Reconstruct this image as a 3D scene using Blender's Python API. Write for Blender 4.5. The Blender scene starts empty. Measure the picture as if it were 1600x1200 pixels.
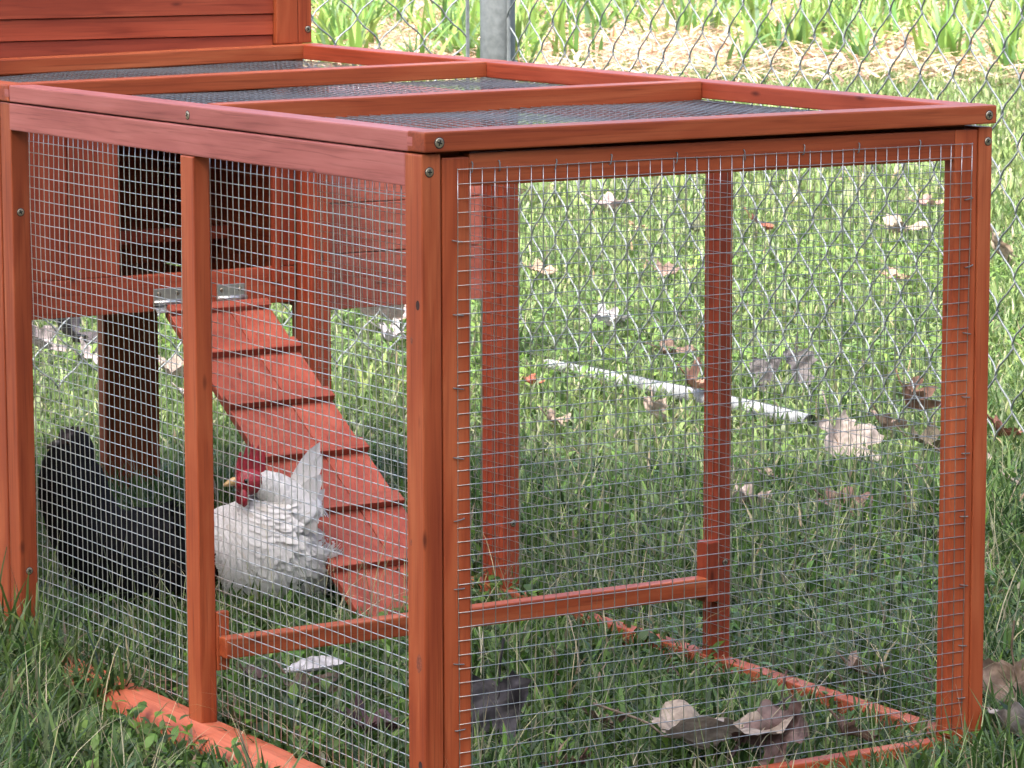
import bpy, bmesh, math, random
import numpy as np
from mathutils import Vector, Matrix

random.seed(7)
rng = np.random.default_rng(11)
scene = bpy.context.scene
COL = scene.collection
GZ = 605.0            # millimetres from the top of the front wire panel down to the ground


def V(x, y, z):       # build plan in millimetres -> metres, ground at z = 0
    return Vector((x * .001, y * .001, (z + GZ) * .001))


# ------------------------------------------------------------------ camera
cam_d = bpy.data.cameras.new('camera')
cam = bpy.data.objects.new('camera', cam_d)
COL.objects.link(cam)
R = ((0.8518188, -0.5238322, -0.0021351), (0.0755279, 0.1187828, 0.9900435), (0.5183630, 0.8434990, -0.1407453))
r_, u_, f_ = (Vector(v).normalized() for v in R)
CAM = V(-1535.67, -2589.44, 239.13)
m = Matrix((r_, u_, -f_)).transposed().to_4x4()
m.translation = CAM
cam.matrix_world = m
cam_d.sensor_width = 36
cam_d.lens = 5414.07 / 1600 * 36
cam_d.clip_start = .05
cam_d.clip_end = 500
cam_d.dof.use_dof = True
cam_d.dof.focus_distance = 3.35
cam_d.dof.aperture_fstop = 64
scene.camera = cam

# ------------------------------------------------------------------ light
SUN_EL, SUN_AZ = math.radians(60), math.radians(212)     # azimuth of the sun, counter-clockwise from +x
world = bpy.data.worlds.new('World')
scene.world = world
world.use_nodes = True
nt = world.node_tree
sky = nt.nodes.new('ShaderNodeTexSky')
sky.sky_type = 'NISHITA'
sky.sun_disc = False
sky.sun_elevation = SUN_EL
sky.sun_rotation = math.pi / 2 - SUN_AZ
sky.air_density = .7
sky.dust_density = 5.0
sky.ozone_density = .3
bg = nt.nodes['Background']
bg.inputs['Strength'].default_value = .15
nt.links.new(sky.outputs['Color'], bg.inputs['Color'])
sun_d = bpy.data.lights.new('sun', 'SUN')
sun_d.energy = 1.75
sun_d.angle = math.radians(14)
sun_d.color = (1, .96, .9)
sun = bpy.data.objects.new('sun', sun_d)
COL.objects.link(sun)
SUN_DIR = Vector((math.cos(SUN_EL) * math.cos(SUN_AZ), math.cos(SUN_EL) * math.sin(SUN_AZ), math.sin(SUN_EL)))
sun.rotation_euler = SUN_DIR.to_track_quat('Z', 'Y').to_euler()
sun.location = (-6, 1, 9)
vs = scene.view_settings
vs.view_transform = 'Standard'
vs.look = 'None'
vs.exposure = 2.55
vs.gamma = 1
vs.use_curve_mapping = False
scene.cycles.max_bounces = 6
scene.cycles.transparent_max_bounces = 8


# ------------------------------------------------------------------ materials
def new_mat(name):
    mt = bpy.data.materials.new(name)
    mt.use_nodes = True
    n = mt.node_tree.nodes
    return mt, n, mt.node_tree.links, n['Principled BSDF']


def ramp(n, stops):
    r = n.new('ShaderNodeValToRGB')
    e = r.color_ramp.elements
    while len(e) < len(stops):
        e.new(.5)
    for el, (p, c) in zip(e, stops):
        el.position = p
        el.color = (*c, 1) if len(c) == 3 else c
    return r


def coords(n, l, scale, out='Object', shift=True):
    tc = n.new('ShaderNodeTexCoord')
    mp = n.new('ShaderNodeMapping')
    mp.inputs['Scale'].default_value = scale
    l.new(tc.outputs[out], mp.inputs['Vector'])
    if shift:
        oi = n.new('ShaderNodeObjectInfo')
        ml = n.new('ShaderNodeVectorMath')
        ml.operation = 'SCALE'
        ml.inputs[0].default_value = (17.3, 9.1, 23.7)
        l.new(oi.outputs['Random'], ml.inputs['Scale'])
        l.new(ml.outputs[0], mp.inputs['Location'])
    return mp


def wood(name, axis, base, light, dark, rough=.5):
    """stained fir; the grain runs along one axis of the piece"""
    mt, n, l, p = new_mat(name)
    fine = [330.0] * 3
    fine[axis] = 9.0
    mp = coords(n, l, fine)
    g = n.new('ShaderNodeTexNoise')
    g.inputs['Scale'].default_value = 1
    g.inputs['Detail'].default_value = 4
    g.inputs['Distortion'].default_value = .6
    l.new(mp.outputs[0], g.inputs['Vector'])
    broad = [34.0] * 3
    broad[axis] = 4.0
    mp2 = coords(n, l, broad)
    b = n.new('ShaderNodeTexNoise')
    b.inputs['Scale'].default_value = 1
    b.inputs['Detail'].default_value = 3
    b.inputs['Distortion'].default_value = 1.2
    l.new(mp2.outputs[0], b.inputs['Vector'])
    r1 = ramp(n, [(.25, dark), (.5, base), (.78, light)])
    l.new(b.outputs['Fac'], r1.inputs['Fac'])
    r2 = ramp(n, [(.28, (.55, .48, .44)), (.46, (.95, .94, .93)), (.8, (1.10, 1.13, 1.16))])
    l.new(g.outputs['Fac'], r2.inputs['Fac'])
    mx = n.new('ShaderNodeMix')
    mx.data_type = 'RGBA'
    mx.blend_type = 'MULTIPLY'
    mx.inputs[0].default_value = .75
    l.new(r1.outputs['Color'], mx.inputs[6])
    l.new(r2.outputs['Color'], mx.inputs[7])
    # knots
    ks = [26.0] * 3
    ks[axis] = 8.5
    mp3 = coords(n, l, ks)
    vo = n.new('ShaderNodeTexVoronoi')
    vo.inputs['Scale'].default_value = 1
    l.new(mp3.outputs[0], vo.inputs['Vector'])
    kr = ramp(n, [(.03, (1, 1, 1)), (.06, (.55, .55, .55)), (.095, (0, 0, 0))])
    l.new(vo.outputs['Distance'], kr.inputs['Fac'])
    mk = n.new('ShaderNodeMix')
    mk.data_type = 'RGBA'
    l.new(kr.outputs['Color'], mk.inputs[0])
    l.new(mx.outputs[2], mk.inputs[6])
    mk.inputs[7].default_value = (dark[0] * .45, dark[1] * .45, dark[2] * .45, 1)
    # tone differs a little from board to board
    oi = n.new('ShaderNodeObjectInfo')
    mr = n.new('ShaderNodeMapRange')
    mr.inputs['To Min'].default_value = .86
    mr.inputs['To Max'].default_value = 1.12
    l.new(oi.outputs['Random'], mr.inputs['Value'])
    hs = n.new('ShaderNodeHueSaturation')
    l.new(mr.outputs[0], hs.inputs['Value'])
    l.new(mk.outputs[2], hs.inputs['Color'])
    l.new(hs.outputs[0], p.inputs['Base Color'])
    p.inputs['Roughness'].default_value = rough
    p.inputs['Specular IOR Level'].default_value = .28
    bp = n.new('ShaderNodeBump')
    bp.inputs['Strength'].default_value = .25
    bp.inputs['Distance'].default_value = .0006
    l.new(g.outputs['Fac'], bp.inputs['Height'])
    l.new(bp.outputs[0], p.inputs['Normal'])
    return mt


RED = ((.30, .062, .020), (.40, .108, .040), (.215, .038, .013))
PINK = ((.36, .108, .088), (.44, .152, .128), (.27, .072, .058))
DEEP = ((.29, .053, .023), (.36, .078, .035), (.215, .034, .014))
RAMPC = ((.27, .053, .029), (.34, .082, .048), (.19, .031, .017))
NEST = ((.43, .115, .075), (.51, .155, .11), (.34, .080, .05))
PALE_RED = ((.41, .105, .050), (.49, .145, .08), (.32, .070, .034))
WOOD = [wood('red_stained_wood_%s' % a, i, *RED) for i, a in enumerate('xyz')]
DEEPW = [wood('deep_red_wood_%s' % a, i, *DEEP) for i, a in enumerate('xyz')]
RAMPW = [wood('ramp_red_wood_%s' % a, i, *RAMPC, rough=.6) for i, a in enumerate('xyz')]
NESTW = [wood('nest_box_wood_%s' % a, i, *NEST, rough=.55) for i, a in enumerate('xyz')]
SALMON = [wood('sun_bleached_red_wood_%s' % a, i, *PALE_RED, rough=.55) for i, a in enumerate('xyz')]
FADED = [wood('faded_pink_wood_%s' % a, i, *PINK, rough=.55) for i, a in enumerate('xyz')]


def plain(name, col, rough=.5, metal=0.0, var=.0, scale=60, bump=0.0, spec=.5):
    mt, n, l, p = new_mat(name)
    p.inputs['Roughness'].default_value = rough
    p.inputs['Metallic'].default_value = metal
    p.inputs['Specular IOR Level'].default_value = spec
    if var or bump:
        mp = coords(n, l, (scale,) * 3)
        no = n.new('ShaderNodeTexNoise')
        no.inputs['Scale'].default_value = 1
        no.inputs['Detail'].default_value = 4
        l.new(mp.outputs[0], no.inputs['Vector'])
        rr = ramp(n, [(.3, tuple(c * (1 - var) for c in col)), (.7, tuple(min(1, c * (1 + var)) for c in col))])
        l.new(no.outputs['Fac'], rr.inputs['Fac'])
        l.new(rr.outputs['Color'], p.inputs['Base Color'])
        if bump:
            bp = n.new('ShaderNodeBump')
            bp.inputs['Strength'].default_value = bump
            bp.inputs['Distance'].default_value = .002
            l.new(no.outputs['Fac'], bp.inputs['Height'])
            l.new(bp.outputs[0], p.inputs['Normal'])
    else:
        p.inputs['Base Color'].default_value = (*col, 1)
    return mt


GALV = plain('galvanised_wire', (.66, .67, .65), .28, .85, .12, 300)
GREYW = plain('grey_galvanised_wire', (.42, .43, .42), .3, .9, .15, 300)
DULL = plain('dull_grey_wire', (.30, .31, .31), .4, .8, .2, 300)
ZINC = plain('weathered_zinc', (.16, .18, .185), .6, .25, .2, 90)
STEEL = plain('steel_screw', (.42, .36, .27), .35, .9, .2, 300)
SLOT = plain('screw_recess', (.02, .018, .015), .8)
HINGE = plain('hinge_metal', (.55, .55, .54), .35, .9, .15, 120)
PVC = plain('white_pipe', (.24, .25, .25), .6, 0, .35, 30)
COMB = plain('red_comb_skin', (.26, .012, .022), .55, 0, .3, 160, .4)
DARKSKIN = plain('dark_comb_skin', (.020, .010, .012), .6, 0, .3, 160, .4)
DARKHORN = plain('dark_beak', (.03, .028, .026), .45)
BEAK = plain('horn_beak', (.45, .30, .13), .45, 0, .2, 200)
EYE = plain('dark_eye', (.02, .01, .006), .1)
SHANK = plain('yellow_grey_shank', (.20, .17, .10), .6, 0, .3, 200, .5)
HOLE = plain('dark_hole', (.03, .012, .008), .9)


def attr_mat(name, rough=.55, trans=.35, spec=.3, noise=0.0, nscale=200):
    """colour from the per-piece attribute 'col'; thin, lets some light through"""
    mt, n, l, p = new_mat(name)
    at = n.new('ShaderNodeAttribute')
    at.attribute_name = 'col'
    src = at.outputs['Color']
    if noise:
        mp = coords(n, l, (nscale,) * 3)
        no = n.new('ShaderNodeTexNoise')
        no.inputs['Scale'].default_value = 1
        no.inputs['Detail'].default_value = 5
        l.new(mp.outputs[0], no.inputs['Vector'])
        rr = ramp(n, [(.3, (1 - noise,) * 3), (.7, (1 + noise,) * 3)])
        l.new(no.outputs['Fac'], rr.inputs['Fac'])
        mx = n.new('ShaderNodeMix')
        mx.data_type = 'RGBA'
        mx.blend_type = 'MULTIPLY'
        mx.inputs[0].default_value = 1
        l.new(src, mx.inputs[6])
        l.new(rr.outputs['Color'], mx.inputs[7])
        src = mx.outputs[2]
    l.new(src, p.inputs['Base Color'])
    p.inputs['Roughness'].default_value = rough
    p.inputs['Specular IOR Level'].default_value = spec
    if trans:
        tr = n.new('ShaderNodeBsdfTranslucent')
        l.new(src, tr.inputs['Color'])
        ms = n.new('ShaderNodeMixShader')
        ms.inputs[0].default_value = trans
        out = n['Material Output']
        l.new(p.outputs[0], ms.inputs[1])
        l.new(tr.outputs[0], ms.inputs[2])
        l.new(ms.outputs[0], out.inputs['Surface'])
    return mt


GRASS = attr_mat('grass_blade', .42, .42, .4)
LEAF = attr_mat('dry_leaf', .6, .18, .3, .35, 130)
STRAW = attr_mat('dry_straw', .7, .15, .2)
FEATHER = attr_mat('feather', .8, .3, .15, .05, 90)


# ------------------------------------------------------------------ mesh helpers
class MB:
    def __init__(s):
        s.v, s.f, s.mi, s.cur = [], [], [], 0

    def add(s, vs, fs):
        k = len(s.v)
        s.v += [Vector(v) for v in vs]
        s.f += [tuple(i + k for i in f) for f in fs]
        s.mi += [s.cur] * len(fs)

    def box(s, a, b):
        (x0, y0, z0), (x1, y1, z1) = a, b
        s.add([(x0, y0, z0), (x1, y0, z0), (x1, y1, z0), (x0, y1, z0), (x0, y0, z1), (x1, y0, z1), (x1, y1, z1), (x0, y1, z1)],
              [(0, 3, 2, 1), (4, 5, 6, 7), (0, 1, 5, 4), (1, 2, 6, 5), (2, 3, 7, 6), (3, 0, 4, 7)])

    def tube(s, pts, r, n=6, ends=True):
        pts = [Vector(p) for p in pts]
        k = len(s.v)
        rs = r if hasattr(r, '__len__') else [r] * len(pts)
        ref = None
        for i, p in enumerate(pts):
            t = (pts[min(i + 1, len(pts) - 1)] - pts[max(i - 1, 0)]).normalized()
            if ref is None:
                ref = t.orthogonal().normalized()
            ref = (ref - t * ref.dot(t)).normalized()
            bi = t.cross(ref)
            for j in range(n):
                a = 2 * math.pi * j / n
                s.v.append(p + (ref * math.cos(a) + bi * math.sin(a)) * rs[i])
        fs = []
        for i in range(len(pts) - 1):
            for j in range(n):
                a, b = k + i * n + j, k + i * n + (j + 1) % n
                fs.append((a, b, b + n, a + n))
        if ends:
            fs.append(tuple(k + j for j in reversed(range(n))))
            fs.append(tuple(k + (len(pts) - 1) * n + j for j in range(n)))
        s.f += fs
        s.mi += [s.cur] * len(fs)

    def build(s, name, mats, parent=None, smooth=False, kind=None, bevel=0, origin=None, cols=None):
        me = bpy.data.meshes.new(name)
        c = origin
        if c is None:
            lo = Vector(min(v[i] for v in s.v) for i in range(3))
            hi = Vector(max(v[i] for v in s.v) for i in range(3))
            c = (lo + hi) / 2
        me.from_pydata([v - c for v in s.v], [], s.f)
        mats = mats if isinstance(mats, (list, tuple)) else [mats]
        for mt in mats:
            me.materials.append(mt)
        if len(mats) > 1:
            me.polygons.foreach_set('material_index', s.mi)
        if bevel:
            bm = bmesh.new()
            bm.from_mesh(me)
            bmesh.ops.bevel(bm, geom=bm.edges[:], offset=bevel, segments=2, profile=.6, affect='EDGES', clamp_overlap=True)
            bm.to_mesh(me)
            bm.free()
        if smooth:
            me.polygons.foreach_set('use_smooth', [True] * len(me.polygons))
        if cols is not None:
            at = me.attributes.new('col', 'FLOAT_COLOR', 'POINT')
            at.data.foreach_set('color', np.asarray(cols, np.float32).ravel())
        return link(name, me, c, parent, kind)


WPOS = {}


def link(name, me, loc, parent=None, kind=None):
    o = bpy.data.objects.new(name, me)
    COL.objects.link(o)
    loc = Vector(loc)
    if parent is not None:
        o.parent = parent
        o.location = loc - WPOS[parent.name]
    else:
        o.location = loc
    WPOS[o.name] = loc
    if kind:
        o['kind'] = kind
    return o


def thing(name, label, cat, loc, group=None):
    o = link(name, None, loc)
    o.empty_display_size = .05
    return tag(o, label, cat, group)


def tag(o, label, cat, group=None):
    o['label'] = label
    o['category'] = cat
    if group:
        o['group'] = group
    return o


def empty_part(name, parent, loc):
    return link(name, None, loc, parent)


def lidlift(p):       # the roof frame is a little out of true: its far right corner stands higher
    x, y, z = p
    return (x, y, z + (2.5 + 9.5 * y / 1370) * max(0, x) / 585)


def stick(name, parent, x, y, z, mats=None, bev=1.6, lid=False, label=None, axis=None):
    """one sawn piece of timber, edges eased"""
    d = (x[1] - x[0], y[1] - y[0], z[1] - z[0])
    ax = d.index(max(d)) if axis is None else axis
    mb = MB()
    mb.box((x[0], y[0], z[0]), (x[1], y[1], z[1]))
    mb.v = [V(*(lidlift(v) if lid else v)) for v in mb.v]
    # sawn timber is never dead straight
    j = .25
    mb.v = [v + Vector((random.uniform(-j, j), random.uniform(-j, j), random.uniform(-j, j))) * .001 for v in mb.v]
    o = mb.build(name, (mats or WOOD)[ax], parent, bevel=bev * .001)
    if label:
        o['label'] = label
    return o


def screw(parent, p, nrm, r=3.4):
    """countersunk cross-head screw"""
    nrm = Vector(nrm).normalized()
    a = nrm.orthogonal().normalized()
    rot = random.uniform(0, 1.5)
    b = nrm.cross(a)
    a, b = a * math.cos(rot) + b * math.sin(rot), b * math.cos(rot) - a * math.sin(rot)
    c = V(*p)
    mb = MB()
    N = 14
    prof = [(r * 1.28, .02), (r * 1.06, .25), (r * .95, .55), (r * .55, .75), (0.01, .8)]
    ring = []
    for q, h in prof:
        for i in range(N):
            t = 2 * math.pi * i / N
            ring.append(c + (a * math.cos(t) + b * math.sin(t)) * q * .001 + nrm * h * .001)
    fs = []
    for k in range(len(prof) - 1):
        for i in range(N):
            fs.append((k * N + i, k * N + (i + 1) % N, (k + 1) * N + (i + 1) % N, (k + 1) * N + i))
    mb.add(ring, fs)
    for k in range(N):     # rim of the countersink
        mb.mi[k] = 1
    mb.cur = 1
    for d1, d2 in ((a, b), (b, a)):
        w, h = r * .62, r * .16
        q = [c + (d1 * sx * w + d2 * sy * h) * .001 + nrm * hh * .001 for hh in (.4, 1.0) for sx, sy in ((-1, -1), (1, -1), (1, 1), (-1, 1))]
        mb.add(q, [(0, 3, 2, 1), (4, 5, 6, 7), (0, 1, 5, 4), (1, 2, 6, 5), (2, 3, 7, 6), (3, 0, 4, 7)])
    return mb.build('screw', [STEEL, SLOT], parent)


def wire_mesh(parent, o, u, v, nu, nv, pitch, r, seed, ext=(0, 0, 0, 0), bow=1.0, lid=False, mat=None):
    """welded square mesh: nu x nv wires, the two sets lie one on the other"""
    rg = np.random.default_rng(seed)
    o, u, v = Vector(o), Vector(u), Vector(v)
    nn = u.cross(v).normalized()
    mb = MB()
    lu, lv = (nu - 1) * pitch, (nv - 1) * pitch

    ph = rg.uniform(0, 6.28, 6)

    def dish(a, b):        # the sheet is never quite flat
        return bow * (1.1 * math.sin(a / 95 + ph[0]) * math.sin(b / 120 + ph[1]) + .8 * math.sin(a / 41 + ph[2] + b / 70))

    def wob(k, n):
        w = rg.normal(0, .32, n + 3)
        return np.convolve(w, [.25, .5, .25, 0.0])[1:n + 1]
    for i in range(nu):
        n = nv // 3 + 2
        w, q = wob(i, n), rg.normal(0, .2)
        pts = []
        for k in range(n):
            b = -ext[2] + (lv + ext[2] + ext[3]) * k / (n - 1)
            a = i * pitch + w[k] * bow + q
            pts.append(o + u * a + v * b + nn * (r * .8 + dish(a, b)))
        mb.tube([V(*(lidlift(p) if lid else p)) for p in pts], r * .001, 5)
    for j in range(nv):
        n = nu // 2 + 2
        w, q = wob(j, n), rg.normal(0, .2)
        pts = []
        for k in range(n):
            a = -ext[0] + (lu + ext[0] + ext[1]) * k / (n - 1)
            b = j * pitch + w[k] * bow + q
            pts.append(o + u * a + v * b + nn * (-r * .8 + dish(a, b)))
        mb.tube([V(*(lidlift(p) if lid else p)) for p in pts], r * .001, 5)
    return mb.build('wire_mesh', mat or GALV, parent, smooth=True, kind='stuff')


def staple(parent, p, d, nrm, w=7):
    d, nrm = Vector(d).normalized(), Vector(nrm).normalized()
    tilt = random.uniform(-.25, .25)
    d = (d + nrm.cross(d) * tilt).normalized()
    c = Vector(p)
    pts = [c - d * w * .5 - nrm * .6, c - d * w * .5 + nrm * .5, c - d * w * .35 + nrm * 1.3, c + d * w * .35 + nrm * 1.5, c + d * w * .5 + nrm * .5, c + d * w * .5 - nrm * .6]
    mb = MB()
    mb.tube([V(*q) for q in pts], .00055, 6)
    return mb.build('staple', ZINC, parent, smooth=True)


def fast_mesh(name, verts, quads, tris, cols, mat, kind='stuff', parent=None):
    """numpy arrays straight into one mesh"""
    nq, ntr = len(quads), len(tris)
    me = bpy.data.meshes.new(name)
    me.vertices.add(len(verts))
    me.vertices.foreach_set('co', np.asarray(verts, np.float32).ravel())
    loops = np.concatenate([np.asarray(quads, np.int32).ravel(), np.asarray(tris, np.int32).ravel()])
    me.loops.add(len(loops))
    me.loops.foreach_set('vertex_index', loops)
    me.polygons.add(nq + ntr)
    st = np.concatenate([np.arange(nq) * 4, nq * 4 + np.arange(ntr) * 3]).astype(np.int32)
    me.polygons.foreach_set('loop_start', st)
    me.update(calc_edges=True)
    me.polygons.foreach_set('use_smooth', np.ones(nq + ntr, bool))
    at = me.attributes.new('col', 'FLOAT_COLOR', 'POINT')
    at.data.foreach_set('color', np.asarray(cols, np.float32).ravel())
    me.materials.append(mat)
    me.validate()
    return link(name, me, (0, 0, 0), parent, kind)


# ------------------------------------------------------------------ ground
def soil_material():
    mt, n, l, p = new_mat('lawn_soil')
    mp = coords(n, l, (1, 1, 1), shift=False)
    a = n.new('ShaderNodeTexNoise')
    a.inputs['Scale'].default_value = 28
    a.inputs['Detail'].default_value = 8
    l.new(mp.outputs[0], a.inputs['Vector'])
    r = ramp(n, [(.3, (.022, .019, .011)), (.5, (.036, .042, .017)), (.7, (.058, .070, .025))])
    l.new(a.outputs['Fac'], r.inputs['Fac'])
    l.new(r.outputs[0], p.inputs['Base Color'])
    p.inputs['Roughness'].default_value = .95
    bp = n.new('ShaderNodeBump')
    bp.inputs['Distance'].default_value = .01
    l.new(a.outputs['Fac'], bp.inputs['Height'])
    l.new(bp.outputs[0], p.inputs['Normal'])
    return mt


def field_material():
    mt, n, l, p = new_mat('stubble_soil')
    mp = coords(n, l, (1, 1, 1), shift=False)
    a = n.new('ShaderNodeTexNoise')
    a.inputs['Scale'].default_value = 14
    a.inputs['Detail'].default_value = 8
    l.new(mp.outputs[0], a.inputs['Vector'])
    r = ramp(n, [(.3, (.16, .10, .06)), (.55, (.34, .25, .16)), (.75, (.48, .38, .25))])
    l.new(a.outputs['Fac'], r.inputs['Fac'])
    l.new(r.outputs[0], p.inputs['Base Color'])
    p.inputs['Roughness'].default_value = .95
    return mt


FW = Vector((.5236, .8520, 0)).normalized()     # level direction of view, used to lay the ground patches out
RT = Vector((.8520, -.5236, 0)).normalized()
CG = Vector((CAM.x, CAM.y, 0))


def patch_pt(s, t):
    return CG + FW * s + RT * t


def sheet(name, quad, z, mat):
    mb = MB()
    mb.add([(q.x, q.y, z) for q in quad], [(0, 1, 2, 3)])
    return mb.build(name, mat, kind='structure', origin=Vector((0, 0, 0)))


sheet('ground', [Vector((-150, -150, 0)), Vector((150, -150, 0)), Vector((150, 150, 0)), Vector((-150, 150, 0))], 0, soil_material())
E0 = 14.8                                          # lawn ends, stubble field begins
sheet('stubble_field', [patch_pt(E0 + .5, -40), patch_pt(E0 + .5, 40), patch_pt(120, 40), patch_pt(120, -40)], .004, field_material())

# ------------------------------------------------------------------ the coop
X_L, X_R = -35.0, 597.5
coop = thing('chicken_coop', 'red stained wooden chicken coop with wire mesh run standing on the grass', 'chicken coop', V(281, 700, -605))
# posts of the run
for (x, y, zt) in (((X_L, -15.8), (.6, 30), 14), ((581, X_R), (.6, 30), 15), ((X_L, -17), (445, 474), -15.8), ((580, X_R), (430, 458), 16),
                   ((-33.5, -13), (890, 918), 14), ((-33.5, -13), (921, 949), 14), ((580, X_R), (866, 893), 18), ((580, X_R), (895.5, 922), 18)):
    top = zt
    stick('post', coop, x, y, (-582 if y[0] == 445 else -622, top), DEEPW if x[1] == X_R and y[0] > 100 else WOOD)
# left side
stick('top_rail', coop, (X_L, -17.5), (30.3, 889.7), (-15.4, 13.9), FADED, label='faded pinkish top rail of the long side')
mbx = MB()                                         # bottom rail: its outer top edge is planed off
prof = [(-56, -622), (-13, -622), (-13, -582), (-34, -581), (-50, -588), (-56, -598)]
for y in (-20, 1345):
    mbx.add([V(px_, y, pz_) for px_, pz_ in prof], [])
N = len(prof)
mbx.f = [tuple(reversed(range(N))), tuple(range(N, 2 * N))] + [(i, (i + 1) % N, N + (i + 1) % N, N + i) for i in range(N)]
mbx.f = [tuple(reversed(f)) for f in mbx.f]
mbx.mi = [0] * len(mbx.f)
mbx.build('bottom_rail', SALMON[1], coop, bevel=.0012)
stick('bottom_rail', coop, (578, X_R), (31, 1345), (-622, -585), SALMON)
stick('top_rail', coop, (580.5, X_R - .5), (459, 865), (-15, 16))
stick('top_rail', coop, (580.5, X_R - .5), (31, 429), (-15, 15.5))
stick('perch', coop, (-16, 571), (424, 443), (-514.5, -494))
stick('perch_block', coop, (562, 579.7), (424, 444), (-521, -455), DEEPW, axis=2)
stick('perch_block', coop, (-16.8, -3), (444, 452), (-530, -470), axis=2)
# wire on the long side, on the right and on the far end
wire_mesh(coop, (-14.5, 32, -2), (0, 1, 0), (0, 0, -1), 68, 46, 12.7, .47, 3, (3, 3, 2, 2))
wire_mesh(coop, (578.6, 32, -2), (0, 1, 0), (0, 0, -1), 103, 46, 12.7, .33, 5, (3, 3, 2, 2), mat=GREYW)
for p in ((655, 418, 'h'), (660, 1168, 'h')):
    pass
for z in (-118, -530):                              # pilot holes on the corner post
    mbh = MB()
    c = V(X_L - .15, 9, z)
    mbh.add([c + Vector((0, math.cos(t) * .0032, math.sin(t) * .0045)) for t in [i * 2 * math.pi / 12 for i in range(12)]], [tuple(reversed(range(12)))])
    mbh.build('screw_hole', HOLE, coop)
KNOT = plain('wood_knot', (.20, .05, .022), .6, 0, .5, 420)
for (y, z, w, h) in ((10, -437, 5.0, 9.0), (20, -150, 2.2, 3.6), (23, -330, 1.8, 3.0)):
    mbk = MB()
    c = V(X_L - .2, y, z)
    mbk.add([c - Vector((.0002, 0, 0))] + [c + Vector((0, math.cos(t) * w * .001 * random.uniform(.85, 1.1), math.sin(t) * h * .001 * random.uniform(.85, 1.1))) for t in [i * math.pi / 8 for i in range(16)]],
            [(0, 1 + (i + 1) % 16, 1 + i) for i in range(16)])
    mbk.build('knot', KNOT, coop, smooth=True)
screw(coop, (-27.5, .45, -1.5), (0, -1, 0), 3.6)
screw(coop, (592, .45, 1), (0, -1, 0), 3.4)
screw(coop, (-24, 889.85, -105), (0, -1, 0), 3.6)
screw(coop, (-23, 889.85, -502), (0, -1, 0), 3.4)
screw(coop, (590, 429.85, -480), (0, -1, 0), 3.0)
screw(coop, (589, 865.85, -505), (0, -1, 0), 3.2)

# front panel
fp = empty_part('front_panel', coop, V(270, 8, -290))
stick('stile', fp, (-14.4, 13.4), (1.6, 18), (-622, 10.2))
stick('stile', fp, (553, 580.6), (1.6, 18), (-622, 13.2))
stick('rail', fp, (13.6, 552.8), (1.9, 18), (-15.6, 13.4))
stick('gap_blocker', fp, (-12, 578), (18.4, 25), (-6, 15.3), lid=True)  # added strip, hides the light showing through the gap under the lid
stick('rail', fp, (13.6, 552.8), (1.9, 18), (-614, -582.5))
wire_mesh(fp, (0, 0.2, 0), (1, 0, 0), (0, 0, -1), 46, 46, 12.7, .40, 9, (.5, .5, .5, .5), bow=.9, mat=GREYW)
for i in (1.2, 3.4, 8, 12.6, 18.2, 24.1, 29.4, 34.4, 40.1):
    staple(fp, (12.7 * i, .6, 0 + random.uniform(-1, 2)), (0, 0, 1), (0, -1, 0), 9)
for k, z in enumerate((-63, -128, -193, -255, -310, -372, -440, -500, -552)):
    staple(fp, (1.0 + random.uniform(-1, 1), .6, z), (1, 0, 0), (0, -1, 0), 10)
    staple(fp, (570.5 + random.uniform(-1, 1), .6, z + 10), (1, 0, 0), (0, -1, 0), 9)

# roof frame of the run, section in front
lid = empty_part('run_lid', coop, V(281, 450, 24))
stick('lid_rail', lid, (X_L - .5, X_R), (-5.5, 24.8), (15.6, 33.6), lid=True)
stick('lid_rail', lid, (X_L, -5), (25, 888.6), (15.4, 33.2), FADED, lid=True, label='faded pinkish lid rail on the long side')
stick('lid_tongue', lid, (X_L - .9, -8), (15.5, 25.2), (20.5, 28.6), FADED, bev=.5, lid=True, axis=1)
stick('lid_tongue', lid, (X_L - .9, -8), (888, 898.5), (20.5, 28.6), FADED, bev=.5, lid=True, axis=1)
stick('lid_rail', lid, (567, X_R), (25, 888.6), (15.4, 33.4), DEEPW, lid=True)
stick('crossbar', lid, (-4.8, 566.8), (445, 474), (13.4, 33.8), lid=True)
stick('lid_rail', lid, (X_L - .5, X_R), (889, 918), (15.4, 33.8), lid=True)
wire_mesh(lid, (-3, 26, 15.0), (1, 0, 0), (0, 1, 0), 46, 69, 12.7, .34, 13, (1, 1, 1, 1), lid=True, mat=DULL)
screw(lid, lidlift((-21, -5.7, 24)), (0, -1, 0), 4)
screw(lid, lidlift((588, -5.7, 24)), (0, -1, 0), 3.8)
screw(lid, (X_L - .15, 455, 24), (-1, 0, 0), 3.6)
# roof frame, section against the house
lid2 = empty_part('run_lid', coop, V(281, 1140, 30))
stick('lid_rail', lid2, (X_L, -5), (921, 1341), (15.4, 33.4), lid=True)
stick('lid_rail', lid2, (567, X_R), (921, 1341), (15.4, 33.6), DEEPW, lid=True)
stick('lid_rail', lid2, (X_L - .5, X_R), (1341.5, 1369), (15.2, 34.2), lid=True)
wire_mesh(lid2, (-3, 922, 14.4), (1, 0, 0), (0, 1, 0), 46, 34, 12.7, .30, 15, (1, 1, 1, 1), lid=True, mat=DULL)

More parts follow.
